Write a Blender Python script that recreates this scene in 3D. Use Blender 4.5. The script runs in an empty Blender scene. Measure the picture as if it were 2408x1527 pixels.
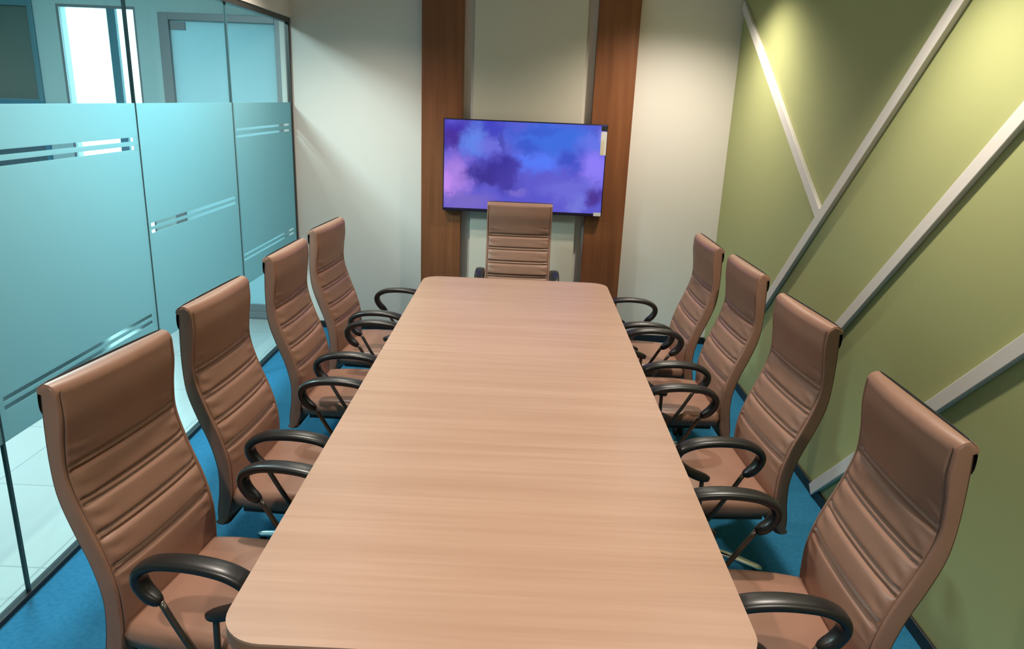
import bpy, bmesh, math, random
from mathutils import Vector, Matrix

SC = bpy.context.scene
COL = SC.collection
random.seed(7)
PI = math.pi

# ------------------------------------------------------------------ materials
def new_mat(name):
    m = bpy.data.materials.new(name); m.use_nodes = True
    nt = m.node_tree
    for n in list(nt.nodes): nt.nodes.remove(n)
    out = nt.nodes.new('ShaderNodeOutputMaterial')
    return m, nt, out

def N(nt, kind, **kw):
    n = nt.nodes.new(kind)
    for k, v in kw.items():
        if k in n.inputs: n.inputs[k].default_value = v
        else: setattr(n, k, v)
    return n

def principled(name, color, rough=0.5, metal=0.0, spec=0.5, bump=None, vary=None):
    """bump=(scale, strength, distance); vary=(scale, color2, detail, mapping scale)"""
    m, nt, out = new_mat(name)
    p = N(nt, 'ShaderNodeBsdfPrincipled')
    p.inputs['Base Color'].default_value = (*color, 1)
    p.inputs['Roughness'].default_value = rough
    p.inputs['Metallic'].default_value = metal
    p.inputs['Specular IOR Level'].default_value = spec
    nt.links.new(p.outputs[0], out.inputs[0])
    tc = N(nt, 'ShaderNodeTexCoord')
    if vary:
        sc, c2, det, ms = vary
        mp = N(nt, 'ShaderNodeMapping'); mp.inputs['Scale'].default_value = ms
        nt.links.new(tc.outputs['Object'], mp.inputs[0])
        nz = N(nt, 'ShaderNodeTexNoise', Scale=sc, Detail=det)
        nt.links.new(mp.outputs[0], nz.inputs['Vector'])
        r = N(nt, 'ShaderNodeValToRGB')
        r.color_ramp.elements[0].position = .32; r.color_ramp.elements[0].color = (*color, 1)
        r.color_ramp.elements[1].position = .68; r.color_ramp.elements[1].color = (*c2, 1)
        nt.links.new(nz.outputs['Fac'], r.inputs[0]); nt.links.new(r.outputs[0], p.inputs['Base Color'])
    if bump:
        nz = N(nt, 'ShaderNodeTexNoise', Scale=bump[0], Detail=4.0)
        nt.links.new(tc.outputs['Object'], nz.inputs['Vector'])
        b = N(nt, 'ShaderNodeBump', Strength=bump[1], Distance=bump[2])
        nt.links.new(nz.outputs['Fac'], b.inputs['Height']); nt.links.new(b.outputs[0], p.inputs['Normal'])
    return m

def wood(name, c1, c2, c3, fine, broad, rough, spec=.4):
    """grain runs along the axis with the smallest scale"""
    m, nt, out = new_mat(name)
    p = N(nt, 'ShaderNodeBsdfPrincipled'); p.inputs['Roughness'].default_value = rough
    p.inputs['Specular IOR Level'].default_value = spec
    nt.links.new(p.outputs[0], out.inputs[0])
    tc = N(nt, 'ShaderNodeTexCoord')
    def layer(scale, detail):
        mp = N(nt, 'ShaderNodeMapping'); mp.inputs['Scale'].default_value = scale
        nt.links.new(tc.outputs['Object'], mp.inputs[0])
        nz = N(nt, 'ShaderNodeTexNoise', Scale=1.0, Detail=detail, Roughness=.6, Distortion=.35)
        nt.links.new(mp.outputs[0], nz.inputs['Vector']); return nz
    a = layer(fine, 5.0); b = layer(broad, 3.0)
    r = N(nt, 'ShaderNodeValToRGB')
    r.color_ramp.elements[0].position = .3; r.color_ramp.elements[0].color = (*c1, 1)
    r.color_ramp.elements[1].position = .7; r.color_ramp.elements[1].color = (*c2, 1)
    nt.links.new(a.outputs['Fac'], r.inputs[0])
    r2 = N(nt, 'ShaderNodeValToRGB')
    r2.color_ramp.elements[0].position = .42; r2.color_ramp.elements[0].color = (0, 0, 0, 1)
    r2.color_ramp.elements[1].position = .75; r2.color_ramp.elements[1].color = (.75, .75, .75, 1)
    nt.links.new(b.outputs['Fac'], r2.inputs[0])
    mx = N(nt, 'ShaderNodeMixRGB'); mx.inputs[2].default_value = (*c3, 1)
    nt.links.new(r2.outputs[0], mx.inputs[0]); nt.links.new(r.outputs[0], mx.inputs[1])
    nt.links.new(mx.outputs[0], p.inputs['Base Color'])
    bp = N(nt, 'ShaderNodeBump', Strength=.08, Distance=.001)
    nt.links.new(a.outputs['Fac'], bp.inputs['Height']); nt.links.new(bp.outputs[0], p.inputs['Normal'])
    return m

def glass(name, tint, refl=.09):
    m, nt, out = new_mat(name)
    t = N(nt, 'ShaderNodeBsdfTransparent'); t.inputs[0].default_value = (*tint, 1)
    g = N(nt, 'ShaderNodeBsdfGlossy'); g.inputs['Roughness'].default_value = .02
    lw = N(nt, 'ShaderNodeLayerWeight', Blend=.5)
    pw = N(nt, 'ShaderNodeMath', operation='POWER'); pw.inputs[1].default_value = 4.0
    ma = N(nt, 'ShaderNodeMath', operation='MULTIPLY_ADD'); ma.inputs[1].default_value = .5; ma.inputs[2].default_value = .02
    nt.links.new(lw.outputs['Facing'], pw.inputs[0]); nt.links.new(pw.outputs[0], ma.inputs[0])
    mx = N(nt, 'ShaderNodeMixShader')
    nt.links.new(ma.outputs[0], mx.inputs[0]); nt.links.new(t.outputs[0], mx.inputs[1]); nt.links.new(g.outputs[0], mx.inputs[2])
    nt.links.new(mx.outputs[0], out.inputs[0])
    return m

def film(name, trans, diff, f):
    m, nt, out = new_mat(name)
    t = N(nt, 'ShaderNodeBsdfTranslucent'); t.inputs[0].default_value = (*trans, 1)
    d = N(nt, 'ShaderNodeBsdfDiffuse'); d.inputs[0].default_value = (*diff, 1)
    mx = N(nt, 'ShaderNodeMixShader'); mx.inputs[0].default_value = f
    nt.links.new(t.outputs[0], mx.inputs[1]); nt.links.new(d.outputs[0], mx.inputs[2])
    nt.links.new(mx.outputs[0], out.inputs[0])
    return m

def tiles(name, c1, c2, grout, w, h):
    m, nt, out = new_mat(name)
    p = N(nt, 'ShaderNodeBsdfPrincipled'); p.inputs['Roughness'].default_value = .22
    tc = N(nt, 'ShaderNodeTexCoord')
    b = N(nt, 'ShaderNodeTexBrick'); b.offset = 0.0; b.squash = 1.0
    b.inputs['Color1'].default_value = (*c1, 1); b.inputs['Color2'].default_value = (*c2, 1); b.inputs['Mortar'].default_value = (*grout, 1)
    b.inputs['Scale'].default_value = 1.0; b.inputs['Mortar Size'].default_value = .004
    b.inputs['Brick Width'].default_value = w; b.inputs['Row Height'].default_value = h
    nt.links.new(tc.outputs['Object'], b.inputs['Vector']); nt.links.new(b.outputs['Color'], p.inputs['Base Color'])
    nt.links.new(p.outputs[0], out.inputs[0])
    return m

def screen_mat(name, w, h, strength):
    """abstract violet and blue cloud picture on a lit screen (object x across, z up, centred)"""
    m, nt, out = new_mat(name)
    tc = N(nt, 'ShaderNodeTexCoord')
    nz = N(nt, 'ShaderNodeTexNoise', Scale=6.0, Detail=8.0, Roughness=.68)
    nt.links.new(tc.outputs['Object'], nz.inputs['Vector'])
    ns = N(nt, 'ShaderNodeVectorMath', operation='SUBTRACT'); ns.inputs[1].default_value = (.5, .5, .5)
    nt.links.new(nz.outputs['Color'], ns.inputs[0])
    nm = N(nt, 'ShaderNodeVectorMath', operation='SCALE'); nm.inputs['Scale'].default_value = .26
    nt.links.new(ns.outputs[0], nm.inputs[0])
    ad = N(nt, 'ShaderNodeVectorMath', operation='ADD')
    nt.links.new(tc.outputs['Object'], ad.inputs[0]); nt.links.new(nm.outputs[0], ad.inputs[1])
    def lin(c): return tuple(((v/255+.055)/1.055)**2.4 if v > 10 else v/255/12.92 for v in c)
    # u, v (0..1 from the top left), radius u, radius v, colour, weight
    blobs = [(.12,.12,.28,.22,(70,52,176),1), (.05,.22,.14,.16,(72,44,150),.9), (.30,.04,.16,.10,(60,62,190),.8), (.19,.22,.12,.26,(98,130,232),1),
             (.30,.25,.12,.14,(112,112,220),.8), (.06,.62,.16,.34,(168,128,226),1), (.01,.72,.06,.26,(196,140,240),.9), (.68,.16,.42,.30,(62,108,222),1),
             (.60,.42,.26,.16,(84,120,246),1), (.82,.38,.14,.16,(58,78,196),.9), (.52,.26,.10,.10,(56,84,200),.8),(.56,.08,.20,.08,(58,90,206),.8),
             (.34,.50,.16,.16,(54,44,150),1), (.28,.60,.20,.14,(58,46,146),1), (.40,.62,.12,.26,(64,54,160),.9), (.36,.20,.03,.22,(70,70,176),.8),
             (.95,.46,.14,.30,(140,124,246),1), (.90,.20,.12,.16,(104,118,232),.8), (.80,.72,.26,.20,(108,108,216),.9),
             (.96,.78,.10,.18,(76,54,150),1), (.14,.90,.26,.16,(120,104,196),.9), (.46,.78,.08,.08,(126,112,208),.7), (.84,.90,.08,.14,(120,126,222),.7), (.99,.12,.05,.14,(140,140,236),.7)]
    prev = None
    for (u, v, ru, rv, c, wt) in blobs:
        s = N(nt, 'ShaderNodeVectorMath', operation='SUBTRACT'); s.inputs[1].default_value = ((u-.5)*w, 0, (.5-v)*h)
        nt.links.new(ad.outputs[0], s.inputs[0])
        mu = N(nt, 'ShaderNodeVectorMath', operation='MULTIPLY'); mu.inputs[1].default_value = (1/(ru*w), 0, 1/(rv*h))
        nt.links.new(s.outputs[0], mu.inputs[0])
        ln = N(nt, 'ShaderNodeVectorMath', operation='LENGTH'); nt.links.new(mu.outputs[0], ln.inputs[0])
        mr = N(nt, 'ShaderNodeMapRange', interpolation_type='SMOOTHERSTEP')
        mr.inputs['From Min'].default_value = 1.15; mr.inputs['From Max'].default_value = .15
        mr.inputs['To Min'].default_value = 0; mr.inputs['To Max'].default_value = wt
        nt.links.new(ln.outputs['Value'], mr.inputs['Value'])
        mx = N(nt, 'ShaderNodeMixRGB'); nt.links.new(mr.outputs[0], mx.inputs[0])
        if prev is None: mx.inputs[1].default_value = (*lin((92, 88, 204)), 1)
        else: nt.links.new(prev.outputs[0], mx.inputs[1])
        mx.inputs[2].default_value = (*lin(c), 1); prev = mx
    e = N(nt, 'ShaderNodeEmission'); e.inputs['Strength'].default_value = strength
    nt.links.new(prev.outputs[0], e.inputs[0])
    g = N(nt, 'ShaderNodeBsdfGlossy'); g.inputs['Roughness'].default_value = .25; g.inputs[0].default_value = (.04, .04, .04, 1)
    a = N(nt, 'ShaderNodeAddShader'); nt.links.new(e.outputs[0], a.inputs[0]); nt.links.new(g.outputs[0], a.inputs[1])
    nt.links.new(a.outputs[0], out.inputs[0])
    return m

M = {}
M['white_wall'] = principled('warm white paint', (.78, .73, .67), .75, spec=.2, bump=(90, .06, .002))
M['panel'] = principled('cream panel paint', (.70, .63, .52), .7, spec=.2, bump=(90, .05, .002))
M['green'] = principled('olive green wall paint', (.40, .42, .185), .55, spec=.3, bump=(120, .06, .002))
M['batten'] = principled('white batten paint', (.72, .68, .63), .5, spec=.3)
M['ceiling'] = principled('ceiling paint', (.8, .78, .74), .8, spec=.1)
M['carpet'] = principled('blue carpet', (.020, .150, .285), .95, spec=.1, bump=(420, .5, .004), vary=(60, (.03, .185, .34), 6.0, (1, 1, 1)))
M['tile'] = tiles('pale floor tiles', (.54, .55, .53), (.52, .53, .515), (.39, .40, .395), .6, .6)
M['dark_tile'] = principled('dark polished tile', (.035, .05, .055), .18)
M['skirting'] = principled('black skirting', (.012, .013, .016), .45)
M['alu'] = principled('dark bronze aluminium', (.06, .058, .055), .4, metal=.3)
M['alu_grey'] = principled('grey aluminium frame', (.16, .19, .21), .45, metal=.2)
M['column_wood'] = wood('red brown veneer', (.20, .068, .026), (.285, .105, .040), (.15, .048, .019), (26, 26, 1.3), (9, 9, .5), .42)
M['table_wood'] = wood('pale beech laminate', (.362, .212, .146), (.43, .266, .19), (.33, .188, .124), (1.1, 46, 20), (.55, 9, 5), .38, spec=.35)
M['edge'] = principled('brown table edging', (.24, .125, .065), .5)
M['leather'] = principled('tan leather', (.285, .148, .10), .40, spec=.55, bump=(260, .12, .0015), vary=(9, (.315, .165, .113), 4.0, (1, 1, 1)))
M['leather_dark_shade'] = principled('dark back leather with painted shade', (.105, .05, .032), .5, spec=.4, bump=(260, .12, .0015))  # backrest rear and tail: darker leather, with shade put into the colour
M['plastic'] = principled('black arm plastic', (.014, .013, .013), .33, spec=.5)
M['soft_black'] = principled('matt black plastic', (.012, .012, .013), .6)
M['tube'] = principled('dark steel tube', (.10, .085, .07), .3, metal=.7)
M['chrome'] = principled('chrome', (.75, .75, .75), .14, metal=1.0)
M['bezel'] = principled('dark violet tv casing', (.012, .008, .03), .3)
M['sticker'] = principled('white paper sticker', (.72, .68, .66), .6)
M['sticker2'] = principled('cream paper sticker', (.66, .58, .42), .6)
M['glass'] = glass('tinted clear glass', (.80, .94, .94))
M['film'] = film('frosted aqua film', (.57, .80, .84), (.29, .46, .48), .40)
M['joint'] = principled('grey green glass joint', (.04, .10, .11), .5)
M['corridor_wall'] = principled('corridor wall paint', (.33, .47, .48), .8, spec=.2)
M['door_glass'] = film('aqua door glass', (.42, .68, .73), (.44, .64, .69), .65)
M['dark_glass'] = principled('dark olive glass', (.07, .115, .11), .25)
M['teal'] = principled('teal edge strip', (.05, .17, .22), .4)
M['screen'] = screen_mat('lit screen picture', 1.17, .64, 1.0)

# ------------------------------------------------------------------ mesh helpers
def tag(o, label, cat, group=None, kind=None):
    o['label'] = label; o['category'] = cat
    if group: o['group'] = group
    if kind: o['kind'] = kind
    return o

def build(name, bm, mat, parent=None, smooth=False, loc=None, bevel=None, weld=False):
    if weld: bmesh.ops.remove_doubles(bm, verts=bm.verts, dist=1e-5)
    bmesh.ops.recalc_face_normals(bm, faces=bm.faces)
    me = bpy.data.meshes.new(name); bm.to_mesh(me); bm.free()
    if smooth:
        for p in me.polygons: p.use_smooth = True
        if smooth == 'sharp': me.set_sharp_from_angle(angle=.75)
    o = bpy.data.objects.new(name, me); COL.objects.link(o)
    for mm in (mat if isinstance(mat, (list, tuple)) else [mat]): me.materials.append(mm)
    if parent is not None: o.parent = parent
    if loc is not None: o.location = loc
    if bevel:
        b = o.modifiers.new('bevel', 'BEVEL'); b.width = bevel; b.segments = 2; b.limit_method = 'ANGLE'; b.angle_limit = .6
    return o

def box(bm, x0, x1, y0, y1, z0, z1):
    v = [bm.verts.new(p) for p in ((x0,y0,z0),(x1,y0,z0),(x1,y1,z0),(x0,y1,z0),(x0,y0,z1),(x1,y0,z1),(x1,y1,z1),(x0,y1,z1))]
    for f in ((3,2,1,0),(4,5,6,7),(0,1,5,4),(1,2,6,5),(2,3,7,6),(3,0,4,7)): bm.faces.new([v[i] for i in f])

def boxes(*bs):
    bm = bmesh.new()
    for b in bs: box(bm, *b)
    return bm

def empty(name, loc, rz=0.0):
    o = bpy.data.objects.new(name, None); COL.objects.link(o)
    o.location = loc; o.rotation_euler = (0, 0, rz); o.empty_display_size = .1
    return o

def catmull(pts, n):
    P = [Vector(p) for p in pts]; P = [2*P[0]-P[1]] + P + [2*P[-1]-P[-2]]
    out = []
    for i in range(1, len(P)-2):
        for k in range(n):
            t = k/n; a, b, c, d = P[i-1], P[i], P[i+1], P[i+2]
            out.append(.5*((2*b)+(c-a)*t+(2*a-5*b+4*c-d)*t*t+(3*b-a-3*c+d)*t**3))
    out.append(P[-2]); return out

def sweep(bm, path, prof_fn, side):
    """rounded section swept along path; prof_fn(t) -> (half width along side, half thickness); side = fixed width direction"""
    rings = []; n = len(path); S = Vector(side).normalized(); K = 14
    for i, p in enumerate(path):
        t = (path[min(i+1, n-1)]-path[max(i-1, 0)]).normalized()
        nrm = t.cross(S).normalized(); s = nrm.cross(t).normalized()
        hw, ht = prof_fn(i/(n-1))
        ring = []
        for k in range(K):
            a = 2*PI*k/K; ca, sa = math.cos(a), math.sin(a)
            e = .72
            ring.append(bm.verts.new(p + s*hw*math.copysign(abs(ca)**e, ca) + nrm*ht*math.copysign(abs(sa)**e, sa)))
        rings.append(ring)
    for a, b in zip(rings, rings[1:]):
        for k in range(K): bm.faces.new([a[k], a[(k+1) % K], b[(k+1) % K], b[k]])
    bm.faces.new(rings[0][::-1]); bm.faces.new(rings[-1])

def tube(bm, path, r): 
    path = [Vector(p) for p in path]
    d = (path[-1]-path[0]).normalized(); side = Vector((0, 1, 0)) if abs(d.y) < .7 else Vector((1, 0, 0))
    sweep(bm, path, lambda t: (r, r), side)

def lathe(bm, prof, K=24, axis='z', c=(0, 0, 0)):
    rings = []
    for r, h in prof:
        ring = []
        for k in range(K):
            a = 2*PI*k/K
            p = (r*math.cos(a), r*math.sin(a), h) if axis == 'z' else (r*math.cos(a), h, r*math.sin(a))
            ring.append(bm.verts.new(Vector(p)+Vector(c)))
        rings.append(ring)
    for a, b in zip(rings, rings[1:]):
        for k in range(K): bm.faces.new([a[k], a[(k+1) % K], b[(k+1) % K], b[k]])
    bm.faces.new(rings[0][::-1]); bm.faces.new(rings[-1])

def interp(tab, x):
    if x <= tab[0][0]: return tab[0][1]
    for (a, fa), (b, fb) in zip(tab, tab[1:]):
        if x <= b:
            return fa+(fb-fa)*(x-a)/(b-a)
    return tab[-1][1]

def smooth_table(tab, n=6):
    pts = catmull([(a, b, 0) for a, b in tab], n)
    return [(p.x, p.y) for p in pts]

# ------------------------------------------------------------------ room shell
XL, XR, YB, YF, ZC = -1.74, 1.49, 5.60, -1.6, 2.72
ZG = 2.30                                       # top of the glazing
def struct(name, bm, mat, label, cat, parent=None, **kw):
    o = build(name, bm, mat, parent, **kw)
    if parent is None: tag(o, label, cat, kind='structure')
    return o

struct('floor', boxes((XL, XR, YF, YB, -.10, 0)), M['carpet'], 'blue carpet covering the whole meeting room floor', 'floor')
struct('ceiling', boxes((XL-.1, XR+.1, YF-.1, YB+.1, ZC, ZC+.1)), M['ceiling'], 'plain white ceiling above the meeting table', 'ceiling')
struct('wall_back', boxes((XL-.06, XR+.1, YB, YB+.15, -.1, ZC)), M['white_wall'], 'off-white wall behind the television and the wooden columns', 'wall')
struct('wall_right', boxes((XR, XR+.1, YF, YB, -.1, ZC)), M['green'], 'olive green wall crossed by slanting white battens', 'wall')
struct('wall_front', boxes((XL-.06, XR+.1, YF-.1, YF, -.1, ZC)), M['white_wall'], 'white wall closing the room opposite the television', 'wall')
struct('wall_left', boxes((XL-.05, XL+.03, YF, YB, ZG, ZC)), M['white_wall'], 'white strip of wall above the glass partition', 'wall')
struct('baseboard_right', boxes((XR-.012, XR, YF, YB, 0, .055)), M['skirting'], 'black skirting along the foot of the green wall', 'baseboard', bevel=.003)
bb = boxes((XL+.035, -.775, YB-.012, YB, 0, .055), (.765, XR-.012, YB-.012, YB, 0, .055))
struct('baseboard_back', bb, M['skirting'], 'black skirting along the foot of the off-white back wall', 'baseboard', bevel=.003)

# wooden columns and the cream panel between them
for i, (x0, x1, lab) in enumerate(((-.768, -.470, 'red-brown wooden column behind the end of the television near the glass partition'),
                                   (.468, .760, 'red-brown wooden column behind the end of the television near the green wall'))):
    struct('trim_%d' % (i+1), boxes((x0, x1, YB-.075, YB, 0, ZC)), M['column_wood'], lab, 'column', bevel=.003)
struct('trim_3', boxes((-.398, .398, YB-.045, YB, 0, ZC)), M['panel'], 'cream wall panel behind the television, between the wooden columns', 'panel', bevel=.003)

# slanting battens on the green wall: (y, z) ends of the centre line
def batten(name, a, b, w, t, label, cut_a=None):
    a, b = Vector((0, *a)), Vector((0, *b)); d = (b-a).normalized(); n = Vector((0, -d.z, d.y))
    bm = bmesh.new(); vs = []
    for x in (XR-t, XR):
        for p in (a-n*w/2, b-n*w/2, b+n*w/2, a+n*w/2):
            vs.append(bm.verts.new((x, p.y, p.z)))
    for f in ((0,1,2,3),(7,6,5,4),(0,4,5,1),(1,5,6,2),(2,6,7,3),(3,7,4,0)): bm.faces.new([vs[i] for i in f])
    return struct(name, bm, M['batten'], label, 'wall batten', bevel=.003)
def ext(p, q, z):                                # extend the line p-q to height z
    t = (z-p[1])/(q[1]-p[1]); return (p[0]+(q[0]-p[0])*t, z)
b0, b1 = (2.775, 2.195), (4.235, .745)
c0, c1 = (2.315, 1.812), (3.262, .860)
d0, d1 = (2.072, 1.165), (2.41, .838)
a0, a1 = (5.58, 2.50), (3.700, 1.318)
batten('trim_4', a0, a1, .062, .0215, 'short white batten slanting down from the room corner to meet the long one')
batten('trim_5', ext(b0, b1, 2.69), ext(b0, b1, .03), .062, .024, 'long white batten that the short one joins on the green wall')
batten('trim_6', ext(c0, c1, 2.69), ext(c0, c1, .03), .056, .022, 'middle white batten on the green wall, running down behind the second chair')
batten('trim_7', ext(d0, d1, 2.69), ext(d0, d1, .03), .056, .022, 'lowest white batten on the green wall, running down behind the nearest chair')

# ------------------------------------------------------------------ glass partition
joints = [YB-.03, 4.46, 3.35, 2.24, 1.13, .02, -1.09, YF]
top_rail = boxes((XL-.022, XL+.022, YF, YB, ZG-.035, ZG))
struct('trim_8', top_rail, M['alu'], 'dark metal rail along the top of the glass partition', 'rail', bevel=.002)
struct('trim_9', boxes((XL-.016, XL+.016, YF, YB, 0, .022)), M['skirting'], 'black floor channel holding the glass partition', 'rail', bevel=.002)
struct('trim_10', boxes((XL-.015, XL+.015, YB-.028, YB, .022, ZG-.035)), M['alu'], 'dark upright between the glass partition and the off-white wall', 'upright', bevel=.002)
FB, FT = .612, 1.722
gaps = {0: [(1.560, 1.575), (1.520, 1.535), (.800, .812), (.768, .780)], 1: [(1.168, 1.184), (1.137, 1.152)],
        2: [(1.560, 1.577), (1.524, 1.541), (.752, .768), (.720, .736)]}
panel_words = ['far glass pane beside the off-white wall, with aqua frosting', 'second glass pane from the off-white wall, frosting cut by stripes at mid height',
               'third glass pane from the off-white wall, frosting cut by stripes high and low', 'nearest glass pane in view, cut by the edge of the photo',
               'glass pane beside the camera', 'glass pane behind the camera', 'last glass pane behind the camera']
for i, (y1, y0) in enumerate(zip(joints, joints[1:])):
    w = empty('window_%d' % (i+1), (XL, (y0+y1)/2, .022)); tag(w, panel_words[i], 'glass pane', kind='structure')
    L = (y1-y0)/2; ox, oy, oz = w.location
    build('glass_pane', boxes((-.005, .005, -L+.004, L-.004, 0, ZG-.058)), M['glass'], w)
    g = sorted(gaps.get(i, gaps[1] if i % 2 else gaps[2]))
    zs = [FB] + [v for ab in g for v in ab] + [FT]
    bm = bmesh.new()
    for za, zb in zip(zs[::2], zs[1::2]): box(bm, .0056, .0066, -L+.005, L-.005, za-oz, zb-oz)
    for za, zb in g:                              # film closing the ends of each clear stripe
        box(bm, .0056, .0066, -L+.005, -L+.03, za-oz, zb-oz); box(bm, .0056, .0066, L-.05, L-.005, za-oz, zb-oz)
    f = build('frosted_film', bm, M['film'], w); f['label'] = 'aqua frosted film with clear stripes'
    if i < len(joints)-2:
        build('joint', boxes((-.007, .008, -L-.004, -L+.004, 0, ZG-.058)), M['joint'], w)

# ------------------------------------------------------------------ corridor beyond the glass
CX, CY = -4.35, 5.75
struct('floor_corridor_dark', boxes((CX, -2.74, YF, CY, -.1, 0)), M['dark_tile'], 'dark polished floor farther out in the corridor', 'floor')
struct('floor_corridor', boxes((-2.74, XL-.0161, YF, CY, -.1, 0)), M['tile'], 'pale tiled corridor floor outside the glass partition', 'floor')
struct('ceiling_corridor', boxes((CX, XL-.051, YF, CY, ZC, ZC+.1)), M['ceiling'], 'corridor ceiling outside the glass partition', 'ceiling')
struct('wall_corridor', boxes((CX-.1, CX, YF, CY, -.1, ZC)), M['corridor_wall'], 'corridor wall opposite the glass partition', 'wall')
struct('wall_corridor_front', boxes((CX, XL-.07, YF-.1, YF, -.1, ZC)), M['corridor_wall'], 'corridor wall at the camera end', 'wall')
DX0, DX1 = -2.735, -1.835
WX0, WX1, WM0, WM1, WZ0, WZ1 = -3.49, -2.905, -3.118, -3.055, .12, 2.345
PX0, PX1 = -4.30, -3.66
ew = boxes((CX, PX0, CY, CY+.12, -.1, ZC), (PX1, WX0, CY, CY+.12, -.1, ZC), (WX1, DX0, CY, CY+.12, -.1, ZC),
           (DX1, XL-.06, CY, CY+.12, -.1, ZC), (PX0, PX1, CY, CY+.12, 2.38, ZC), (WX0, WX1, CY, CY+.12, WZ1, ZC),
           (WX0, WX1, CY, CY+.12, -.1, WZ0), (DX0, DX1, CY, CY+.12, 2.315, ZC))
struct('wall_corridor_end', ew, M['corridor_wall'], 'blue-grey end wall of the corridor seen through the glass', 'wall')
d = empty('door_1', ((DX0+DX1)/2, CY, 0)); tag(d, 'grey framed aqua glass door at the corridor end, by the off-white wall', 'door', kind='structure')
h = (DX1-DX0)/2
fr = boxes((-h, -h+.075, -.02, .06, 0, 2.315), (h-.045, h, -.02, .06, 0, 2.315), (-h+.075, h-.045, -.02, .06, 2.265, 2.315), (-h+.075, h-.045, -.02, .06, 0, .06))
build('door_frame', fr, M['alu_grey'], d, bevel=.003)
build('door_pane', boxes((-h+.07, h-.04, .015, .027, .05, 2.275)), M['door_glass'], d)
build('patch_fitting', boxes((-h+.08, -h+.19, .0, .014, 2.20, 2.255)), M['alu_grey'], d, bevel=.002)
build('kick_rail', boxes((-h+.08, h-.05, .0, .014, .06, .12)), M['alu_grey'], d, bevel=.002)
w = empty('window_8', ((WX0+WX1)/2, CY, WZ0)); tag(w, 'bright daylit window at the end of the corridor', 'window', kind='structure')
hx = (WX1-WX0)/2; cx = (WX0+WX1)/2; H = WZ1-WZ0
build('window_frame', boxes((-hx, -hx+.02, .0, .03, 0, H), (hx-.015, hx, .0, .03, 0, H), (-hx+.02, hx-.015, 0, .03, H-.02, H), (-hx+.02, hx-.015, 0, .03, 0, .03)), M['alu_grey'], w)
build('mullion', boxes((WM0-cx, WM1-cx, .0, .03, .03, H-.02)), M['teal'], w)
build('window_pane', boxes((-hx+.02, WM0-cx, .012, .018, .03, H-.02), (WM1-cx, hx-.015, .012, .018, .03, H-.02)), M['glass'], w)
d = empty('door_2', ((PX0+PX1)/2, CY, 0)); tag(d, 'dark olive glazed door at the corridor end, beyond the bright window', 'door', kind='structure')
h = (PX1-PX0)/2
build('door_frame', boxes((-h, -h+.05, -.02, .06, 0, 2.38), (h-.035, h, -.02, .06, 0, 2.38), (-h+.05, h-.035, -.02, .06, 2.32, 2.38), (-h+.05, h-.035, -.02, .06, 1.60, 1.665)), M['teal'], d, bevel=.003)
build('door_pane', boxes((-h+.05, h-.035, .015, .03, 0, 2.32)), M['dark_glass'], d)

# ------------------------------------------------------------------ meeting table
TZ, TT = .75, .036
tx0, tx1, ty0, ty1 = -.583, .527, 1.195, 4.388
def rounded(x0, x1, y0, y1, r, n=10):
    pts = []
    for cx_, cy_, a0_ in ((x1-r, y1-r, 0), (x0+r, y1-r, PI/2), (x0+r, y0+r, PI), (x1-r, y0+r, 1.5*PI)):
        for k in range(n+1):
            a = a0_+PI/2*k/n; pts.append((cx_+r*math.cos(a), cy_+r*math.sin(a)))
    return pts
def slab(pts, z0, z1):
    bm = bmesh.new(); a = [bm.verts.new((x, y, z0)) for x, y in pts]; b = [bm.verts.new((x, y, z1)) for x, y in pts]
    bm.faces.new(a[::-1]); bm.faces.new(b)
    for i in range(len(pts)): bm.faces.new([a[i], a[(i+1) % len(pts)], b[(i+1) % len(pts)], b[i]])
    return bm
tcx, tcy = (tx0+tx1)/2, (ty0+ty1)/2
table = empty('meeting_table', (tcx, tcy, 0)); tag(table, 'long pale wood meeting table with rounded corners on the blue carpet', 'table')
hw, hl = (tx1-tx0)/2, (ty1-ty0)/2
build('tabletop', slab(rounded(-hw, hw, -hl, hl, .10), TZ-.006, TZ), M['table_wood'], table)
e = build('edge_band', slab(rounded(-hw, hw, -hl, hl, .10), TZ-TT, TZ-.0061), M['edge'], table); e['label'] = 'darker brown edging under the table top'
for s in (-1, 1):
    build('leg', boxes((-.22, .22, s*1.05-.03, s*1.05+.03, 0, TZ-TT-.0005)), M['table_wood'], table, bevel=.004)
build('stretcher', boxes((-.02, .02, -1.0195, 1.0195, .30, .62)), M['table_wood'], table, bevel=.003)

# ------------------------------------------------------------------ television
TVW, TVH = 1.185, .662
tv = empty('television', (-.008, 5.468, .998)); tv.rotation_euler = (0, 0, 0)
tag(tv, 'wall television showing a violet and blue cloud picture between the wooden columns', 'television')
bm = boxes((-TVW/2, TVW/2, 0, .045, 0, TVH)); build('casing', bm, M['bezel'], tv, bevel=.004)
build('screen', boxes((-TVW/2+.008, TVW/2-.008, -.002, .0, -TVH/2+.022, TVH/2-.008)), M['screen'], tv, loc=(0, 0, TVH/2))
s = build('sticker', boxes((TVW/2-.046, TVW/2-.004, -.004, -.0022, TVH-.215, TVH-.05)), M['sticker'], tv); s['label'] = 'white paper label on the corner of the screen'
s2 = build('sticker_print', boxes((TVW/2-.043, TVW/2-.018, -.005, -.0042, TVH-.21, TVH-.11)), M['sticker2'], s)
s = build('sticker', boxes((TVW/2-.046, TVW/2-.002, -.004, -.0022, TVH-.045, TVH-.010)), M['soft_black'], tv); s['label'] = 'small black sticker above the white label'
s = build('sticker', boxes((TVW/2-.062, TVW/2-.008, -.003, -.0002, .004, .030)), M['sticker'], tv); s['label'] = 'small white sticker under the screen corner'
build('wall_bracket', boxes((-.2, .2, .0455, .085, .18, .48)), M['soft_black'], tv)

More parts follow.
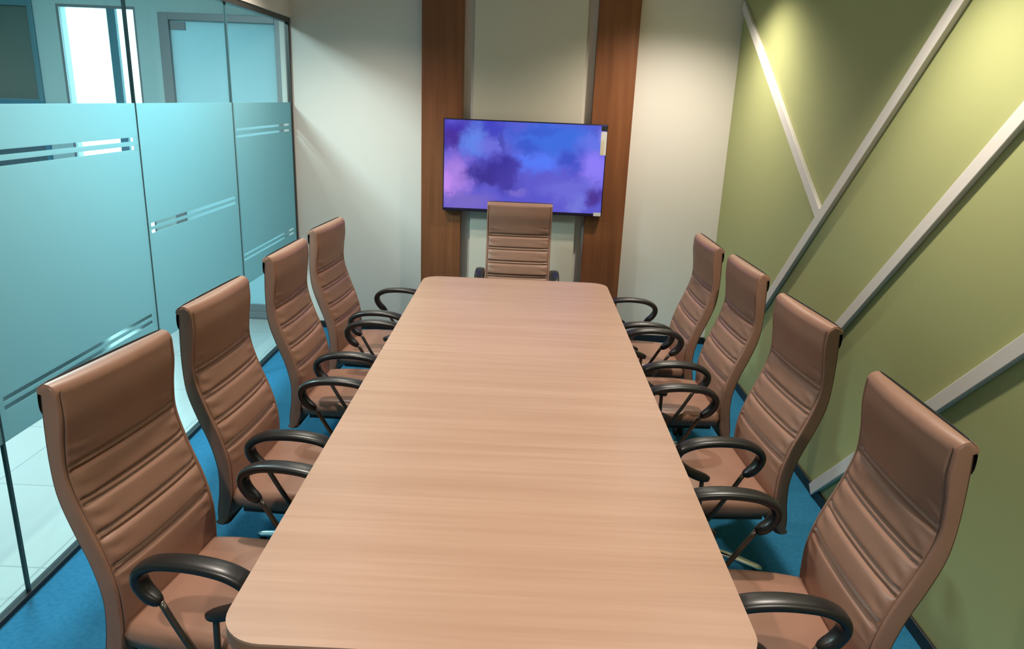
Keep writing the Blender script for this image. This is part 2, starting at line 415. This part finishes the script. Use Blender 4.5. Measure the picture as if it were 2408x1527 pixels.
# ------------------------------------------------------------------ chairs
# side profile in local x (front = +x, column axis at x = 0) and z
U0 = .37
front = smooth_table([(.338, .122-U0), (.38, .136-U0), (.43, .143-U0), (.50, .145-U0), (.57, .141-U0), (.66, .119-U0), (.77, .077-U0), (.87, .048-U0), (.95, .048-U0), (1.03, .058-U0), (1.09, .057-U0)])
rear = smooth_table([(.332, .076-U0), (.375, .075-U0), (.45, .086-U0), (.535, .088-U0), (.63, .067-U0), (.725, .031-U0), (.815, .003-U0), (.905, -.005-U0), (1.01, -.004-U0), (1.09, .001-U0)])
GROOVES = (.888, .797, .706, .615)
BW = .228
def make_backrest():
    bm = bmesh.new()
    fz = [.340+(1.09-.340)*k/200 for k in range(201)]
    loop = [('f', z, interp(front, z)) for z in fz]
    ctop, rt = (interp(front, 1.09)+interp(rear, 1.09))/2, (interp(front, 1.09)-interp(rear, 1.09))/2
    for k in range(1, 10):
        a = PI*k/10; loop.append(('t', 1.09+rt*1.0*math.sin(a), ctop+rt*math.cos(a)))
    for k in range(41):
        z = 1.09-(1.09-.342)*k/40; loop.append(('r', z, interp(rear, z)))
    for k in range(1, 6):
        a = PI*k/6; c = (interp(rear, .342)+interp(front, .340))/2; r = (interp(front, .340)-interp(rear, .342))/2
        loop.append(('b', .341-r*.9*math.sin(a), c-r*math.cos(a)))
    S = [-1, -.996, -.985, -.965, -.95, -.94, -.93, -.915, -.89, -.86, -.82, -.75, -.65, -.5, -.35, -.2, 0]; S = S + [-s for s in S[-2::-1]]
    rng = random.Random(3); rows = []
    for s in S:
        a = abs(s); row = []
        shrink = 0 if a < .98 else (.0012 if a < .99 else (.003 if a < .999 else .0065))
        for kind, z, u in loop:
            y = s*BW
            mid = interp(front, z)*.5+interp(rear, z)*.5 if kind in 'fr' else ctop
            if kind in 'ft':
                crown = .013*(1-a**2.2) if kind == 'f' else .013*(1-a**2.2)*max(0, (u-ctop)/rt)
                u2 = u+crown-.012
                if kind == 'f':
                    if a < .935:
                        # quilted rolls between stitched channels
                        for gz in GROOVES:
                            fade = min(1, (.935-a)/.05)
                            u2 -= .0085*fade*(math.exp(-((z-gz-.009)/.0042)**2)+math.exp(-((z-gz+.009)/.0042)**2))
                            u2 -= .004*fade*math.exp(-((z-gz)/.014)**2)
                        if .63 < z < .88:
                            u2 += .004*min(1, (.935-a)/.1)
                        # soft creases at the roll ends
                        if .55 < z < .95 and a > .5:
                            u2 += .0016*math.sin(z*150+s*9)*math.exp(-((a-.78)/.12)**2)
                    u2 -= .006*math.exp(-((a-.94)/.009)**2)*(1 if z > .42 else 0)
                u = u2
            u = u+(mid-u)*shrink/.03
            zz = z-(.006 if kind == 't' and a > .99 else 0)
            row.append(bm.verts.new((u, y, zz)))
        rows.append(row)
    n = len(loop)
    for a, b in zip(rows, rows[1:]):
        for k in range(n):
            f = bm.faces.new([a[k], a[(k+1) % n], b[(k+1) % n], b[k]])
            f.material_index = 1 if loop[k][0] in 'rb' else 0
    for row in (rows[0], rows[-1]):
        # side cap: quads between the front strip and the rear strip
        fr = list(range(0, 201)); 
        rr = list(range(201, n))
        import bisect
        cap = bm.faces.new(row)
        cap.material_index = 0
    return bm

def make_seat():
    """cushion with a waterfall front and rounded sides"""
    bm = bmesh.new()
    x0, x1 = .135-U0, .635-U0; hw_ = .234; nx, ny = 30, 24
    def top(x, y):
        t = (x-x0)/(x1-x0); s = abs(y)/hw_
        z = .452+.010*math.sin(PI*min(1, t*1.1))-.03*max(0, (t-.8)/.2)**2
        z += .006*(1-s**2)
        ed = max(0, (s-.88)/.12); z -= .022*ed**2.2
        if s > .84: z -= .003*math.exp(-((s-.87)/.02)**2)
        ef = max(0, (t-.93)/.07); z -= .014*ef**2
        return z
    def outline(t, s):
        # narrower at the back corners
        half = hw_*(1-.05*max(0, (.25-t)/.25)**2)*(1-.06*max(0, (t-.86)/.14)**2)
        return half*s
    grid = []
    for i in range(nx+1):
        t = i/nx; x = x0+(x1-x0)*t; r = []
        for j in range(ny+1):
            s = -1+2*j/ny; y = outline(t, s); r.append(bm.verts.new((x, y, top(x, hw_*s))))
        grid.append(r)
    bot = [[bm.verts.new((v.co.x*.985, v.co.y*.97, .392)) for v in r] for r in grid]
    for i in range(nx):
        for j in range(ny):
            bm.faces.new([grid[i][j], grid[i+1][j], grid[i+1][j+1], grid[i][j+1]])
            bm.faces.new([bot[i][j+1], bot[i+1][j+1], bot[i+1][j], bot[i][j]])
    rim = [(i, 0) for i in range(nx)]+[(nx, j) for j in range(ny)]+[(i, ny) for i in range(nx, 0, -1)]+[(0, j) for j in range(ny, 0, -1)]
    for a, b in zip(rim, rim[1:]+rim[:1]):
        bm.faces.new([grid[a[0]][a[1]], bot[a[0]][a[1]], bot[b[0]][b[1]], grid[b[0]][b[1]]])
    return bm

ARM = [(0.274, 0.572), (0.241, 0.598), (0.222, 0.634), (0.232, 0.666), (0.278, 0.69), (0.341, 0.699), (0.406, 0.699), (0.466, 0.69), (0.51, 0.669), (0.522, 0.641), (0.502, 0.608), (0.456, 0.577), (0.398, 0.556)]
AY = .250
def make_chair():
    root = empty('meeting_chair', (0, 0, 0))
    build('backrest', make_backrest(), [M['leather'], M['leather_dark_shade']], root, smooth='sharp')
    # black moulded cap hooked over the top of the shell
    bm = bmesh.new(); path = catmull([(-.0015-U0, 0, 1.04), (-.006-U0, 0, 1.055), (-.006-U0, 0, 1.085), (.000-U0, 0, 1.106), (.012-U0, 0, 1.119)], 5)
    sweep(bm, path, lambda t: (BW-.001, .0045), (0, 1, 0))
    c = build('top_cap', bm, M['plastic'], root, smooth=False, bevel=.001); c['label'] = 'black plastic cap along the top rear edge of the backrest'
    build('seat', make_seat(), M['leather'], root, smooth=True)
    p = build('seat_pan', boxes((.165-U0, .60-U0, -.215, .215, .372, .3915)), M['soft_black'], root, bevel=.004); p['label'] = 'black pan under the seat cushion'
    build('back_bracket', boxes((.10-U0, .175-U0, -.05, .05, .376, .39)), M['soft_black'], root)
    for s in (-1, 1):
        bm = bmesh.new(); path = catmull([(u-U0, s*AY, z) for u, z in ARM], 5)
        def prof(t):
            k = max(0, math.sin(PI*min(1, max(0, t))))**.5
            e = min(1, min(t, 1-t)/.05)**.5
            return ((.017+.013*k)*(.6+.4*e), (.0165-.003*k)*(.6+.4*e))
        sweep(bm, path, prof, (0, 1, 0))
        a = build('armrest', bm, M['plastic'], root, smooth=True); a['label'] = 'black plastic loop armrest'
        for (u, z, u2) in ((.274, .576, .37), (.421, .566, .42)):
            bm = bmesh.new()
            tube(bm, catmull([(u-U0, s*AY, z), ((u+u2)/2-U0, s*.2525, (z+.41)/2), (u2-U0, s*.250, .412), (u2+.008-U0, s*.235, .384), (u2+.01-U0, s*.20, .3805)], 4), .0075)
            build('arm_strut', bm, M['tube'], a, smooth=True)
    bm = bmesh.new(); lathe(bm, [(.05, .371), (.05, .345), (.03, .335), (.028, .21), (.04, .205), (.04, .09), (.034, .075)], c=(0, 0, 0))
    build('gas_column', bm, M['soft_black'], root, smooth=False, bevel=.002)
    for k in range(5):
        a = 2*PI*k/5+.32; R = Matrix.Rotation(a, 3, 'Z')
        bm = bmesh.new()
        path = [R @ Vector(p) for p in ((.033, 0, .125), (.10, 0, .122), (.20, 0, .105), (.285, 0, .082), (.305, 0, .078))]
        sweep(bm, path, lambda t: (.024-.010*t, .014-.004*t), R @ Vector((0, 1, 0)))
        lg = build('base_leg', bm, M['chrome'], root, smooth=True); lg['label'] = 'chrome leg of the five-star base'
        bm = bmesh.new(); ctr = R @ Vector((.292, 0, 0))
        Rc = Matrix.Rotation(a+.7*k+.5, 3, 'Z')
        b2 = bmesh.new()
        for off in (-.017, .017):
            lathe(b2, [(.014, off-.009), (.026, off-.008), (.028, off-.003), (.028, off+.003), (.026, off+.008), (.014, off+.009)], K=18, axis='y', c=(0, 0, .028))
        box(b2, -.022, .022, -.008, .008, .02, .058); box(b2, -.008, .008, -.008, .008, .055, .074)
        bmesh.ops.transform(b2, matrix=Matrix.Translation(ctr) @ Rc.to_4x4(), verts=b2.verts)
        build('caster', b2, M['soft_black'], lg)
    return root

def copy_tree(o, parent=None):
    c = o.copy(); COL.objects.link(c)
    if parent is not None: c.parent = parent
    for ch in list(o.children): copy_tree(ch, c)
    return c

spots = [(-0.723, 1.755, -0.149, 'brown leather meeting chair beside the glass partition, nearest the camera'),
         (-0.724, 2.472, -0.057, 'brown leather meeting chair beside the glass partition, second from the camera'),
         (-0.724, 3.28, -0.036, 'brown leather meeting chair beside the glass partition, third from the camera'),
         (-0.718, 3.95, -0.08, 'brown leather meeting chair beside the glass partition, farthest from the camera'),
         (0.657, 1.72, 3.14, 'brown leather meeting chair beside the green wall, nearest the camera'),
         (0.702, 2.572, 3.215, 'brown leather meeting chair beside the green wall, second from the camera'),
         (0.705, 3.352, 3.18, 'brown leather meeting chair beside the green wall, third from the camera'),
         (0.665, 3.957, 3.155, 'brown leather meeting chair beside the green wall, farthest from the camera'),
         (-.022, 5.175-U0, -PI/2, 'brown leather meeting chair at the far table end, before the television')]
proto = make_chair()
for i, (x, y, rz, lab) in enumerate(spots):
    o = proto if i == 0 else copy_tree(proto)
    o.location = (x, y, 0); o.rotation_euler = (0, 0, rz)
    tag(o, lab, 'chair', group='leather meeting chairs around the table')

# ------------------------------------------------------------------ lights
def spot(x, y, power, half, color=(1, .86, .66), radius=.045, blend=.35, aim=None):
    l = bpy.data.lights.new('downlight', 'SPOT'); l.energy = power; l.color = color
    l.spot_size = 2*math.radians(half); l.spot_blend = blend; l.shadow_soft_size = radius
    o = bpy.data.objects.new('downlight', l); COL.objects.link(o); o.location = (x, y, ZC-.03)
    if aim: o.rotation_euler = (Vector(aim)-o.location).to_track_quat('-Z', 'Y').to_euler()
    return o
def area(name, loc, sx, sy, power, color, rot=(0, 0, 0)):
    l = bpy.data.lights.new(name, 'AREA'); l.shape = 'RECTANGLE'; l.size = sx; l.size_y = sy; l.energy = power; l.color = color
    o = bpy.data.objects.new(name, l); COL.objects.link(o); o.location = loc; o.rotation_euler = rot
    return o
WARM = (1, .90, .77)
for y in (4.78, 2.5, .3):
    half, bl, p = (67, 1.0, 142) if y > 4 else (54, .7, 128)
    spot(.98, y, p, half, WARM, blend=bl)
    spot(-1.2 if y > 4 else -.95, y-.25 if y > 4 else y, p-25 if y > 4 else p, half, WARM, blend=bl)
# corridor: cool area lights added to brighten the film, daylight through the end window
area('corridor_fill', (-2.55, 3.4, ZC-.02), .5, .5, 138, (.90, .96, 1.0))
area('corridor_fill', (-3.0, .2, ZC-.02),   .6, .6, 7, (.84, .97, 1.0))
area('window_daylight', ((WX0+WX1)/2, CY+.16, (WZ0+WZ1)/2), WX1-WX0, WZ1-WZ0, 20, (.80, .95, 1.0), (-PI/2, 0, 0))

W = bpy.data.worlds.new('sky'); SC.world = W; W.use_nodes = True
bg = W.node_tree.nodes['Background']; bg.inputs[0].default_value = (.85, .95, 1.0, 1); bg.inputs[1].default_value = 4.0

# ------------------------------------------------------------------ camera
F, PITCH, YAW, ROLL = 1725.21, .296339828, -.0085149726, .0418862622
cam = bpy.data.cameras.new('camera'); cam.sensor_fit = 'HORIZONTAL'; cam.sensor_width = 36; cam.lens = F/2408*36
cam.clip_start = .05; cam.clip_end = 100
co = bpy.data.objects.new('camera', cam); COL.objects.link(co)
cp, sp, cy, sy = math.cos(PITCH), math.sin(PITCH), math.cos(YAW), math.sin(YAW)
fwd = Vector((sy*cp, cy*cp, -sp)); right = Vector((cy, -sy, 0)); up = right.cross(fwd)
r2 = math.cos(ROLL)*right+math.sin(ROLL)*up; u2 = -math.sin(ROLL)*right+math.cos(ROLL)*up
R3 = Matrix((r2, u2, -fwd)).transposed()
co.matrix_world = Matrix.Translation((0, 0, 1.8)) @ R3.to_4x4()
SC.camera = co

# ------------------------------------------------------------------ colour management and sampling quality
SC.view_settings.view_transform = 'Standard'; SC.view_settings.look = 'None'
SC.view_settings.exposure = 0.0; SC.view_settings.gamma = 1.0; SC.view_settings.use_curve_mapping = False
SC.cycles.use_denoising = True
SC.cycles.max_bounces = 8; SC.cycles.diffuse_bounces = 4; SC.cycles.transparent_max_bounces = 12
SC.cycles.caustics_reflective = False; SC.cycles.caustics_refractive = False
SC.cycles.sample_clamp_indirect = 6.0
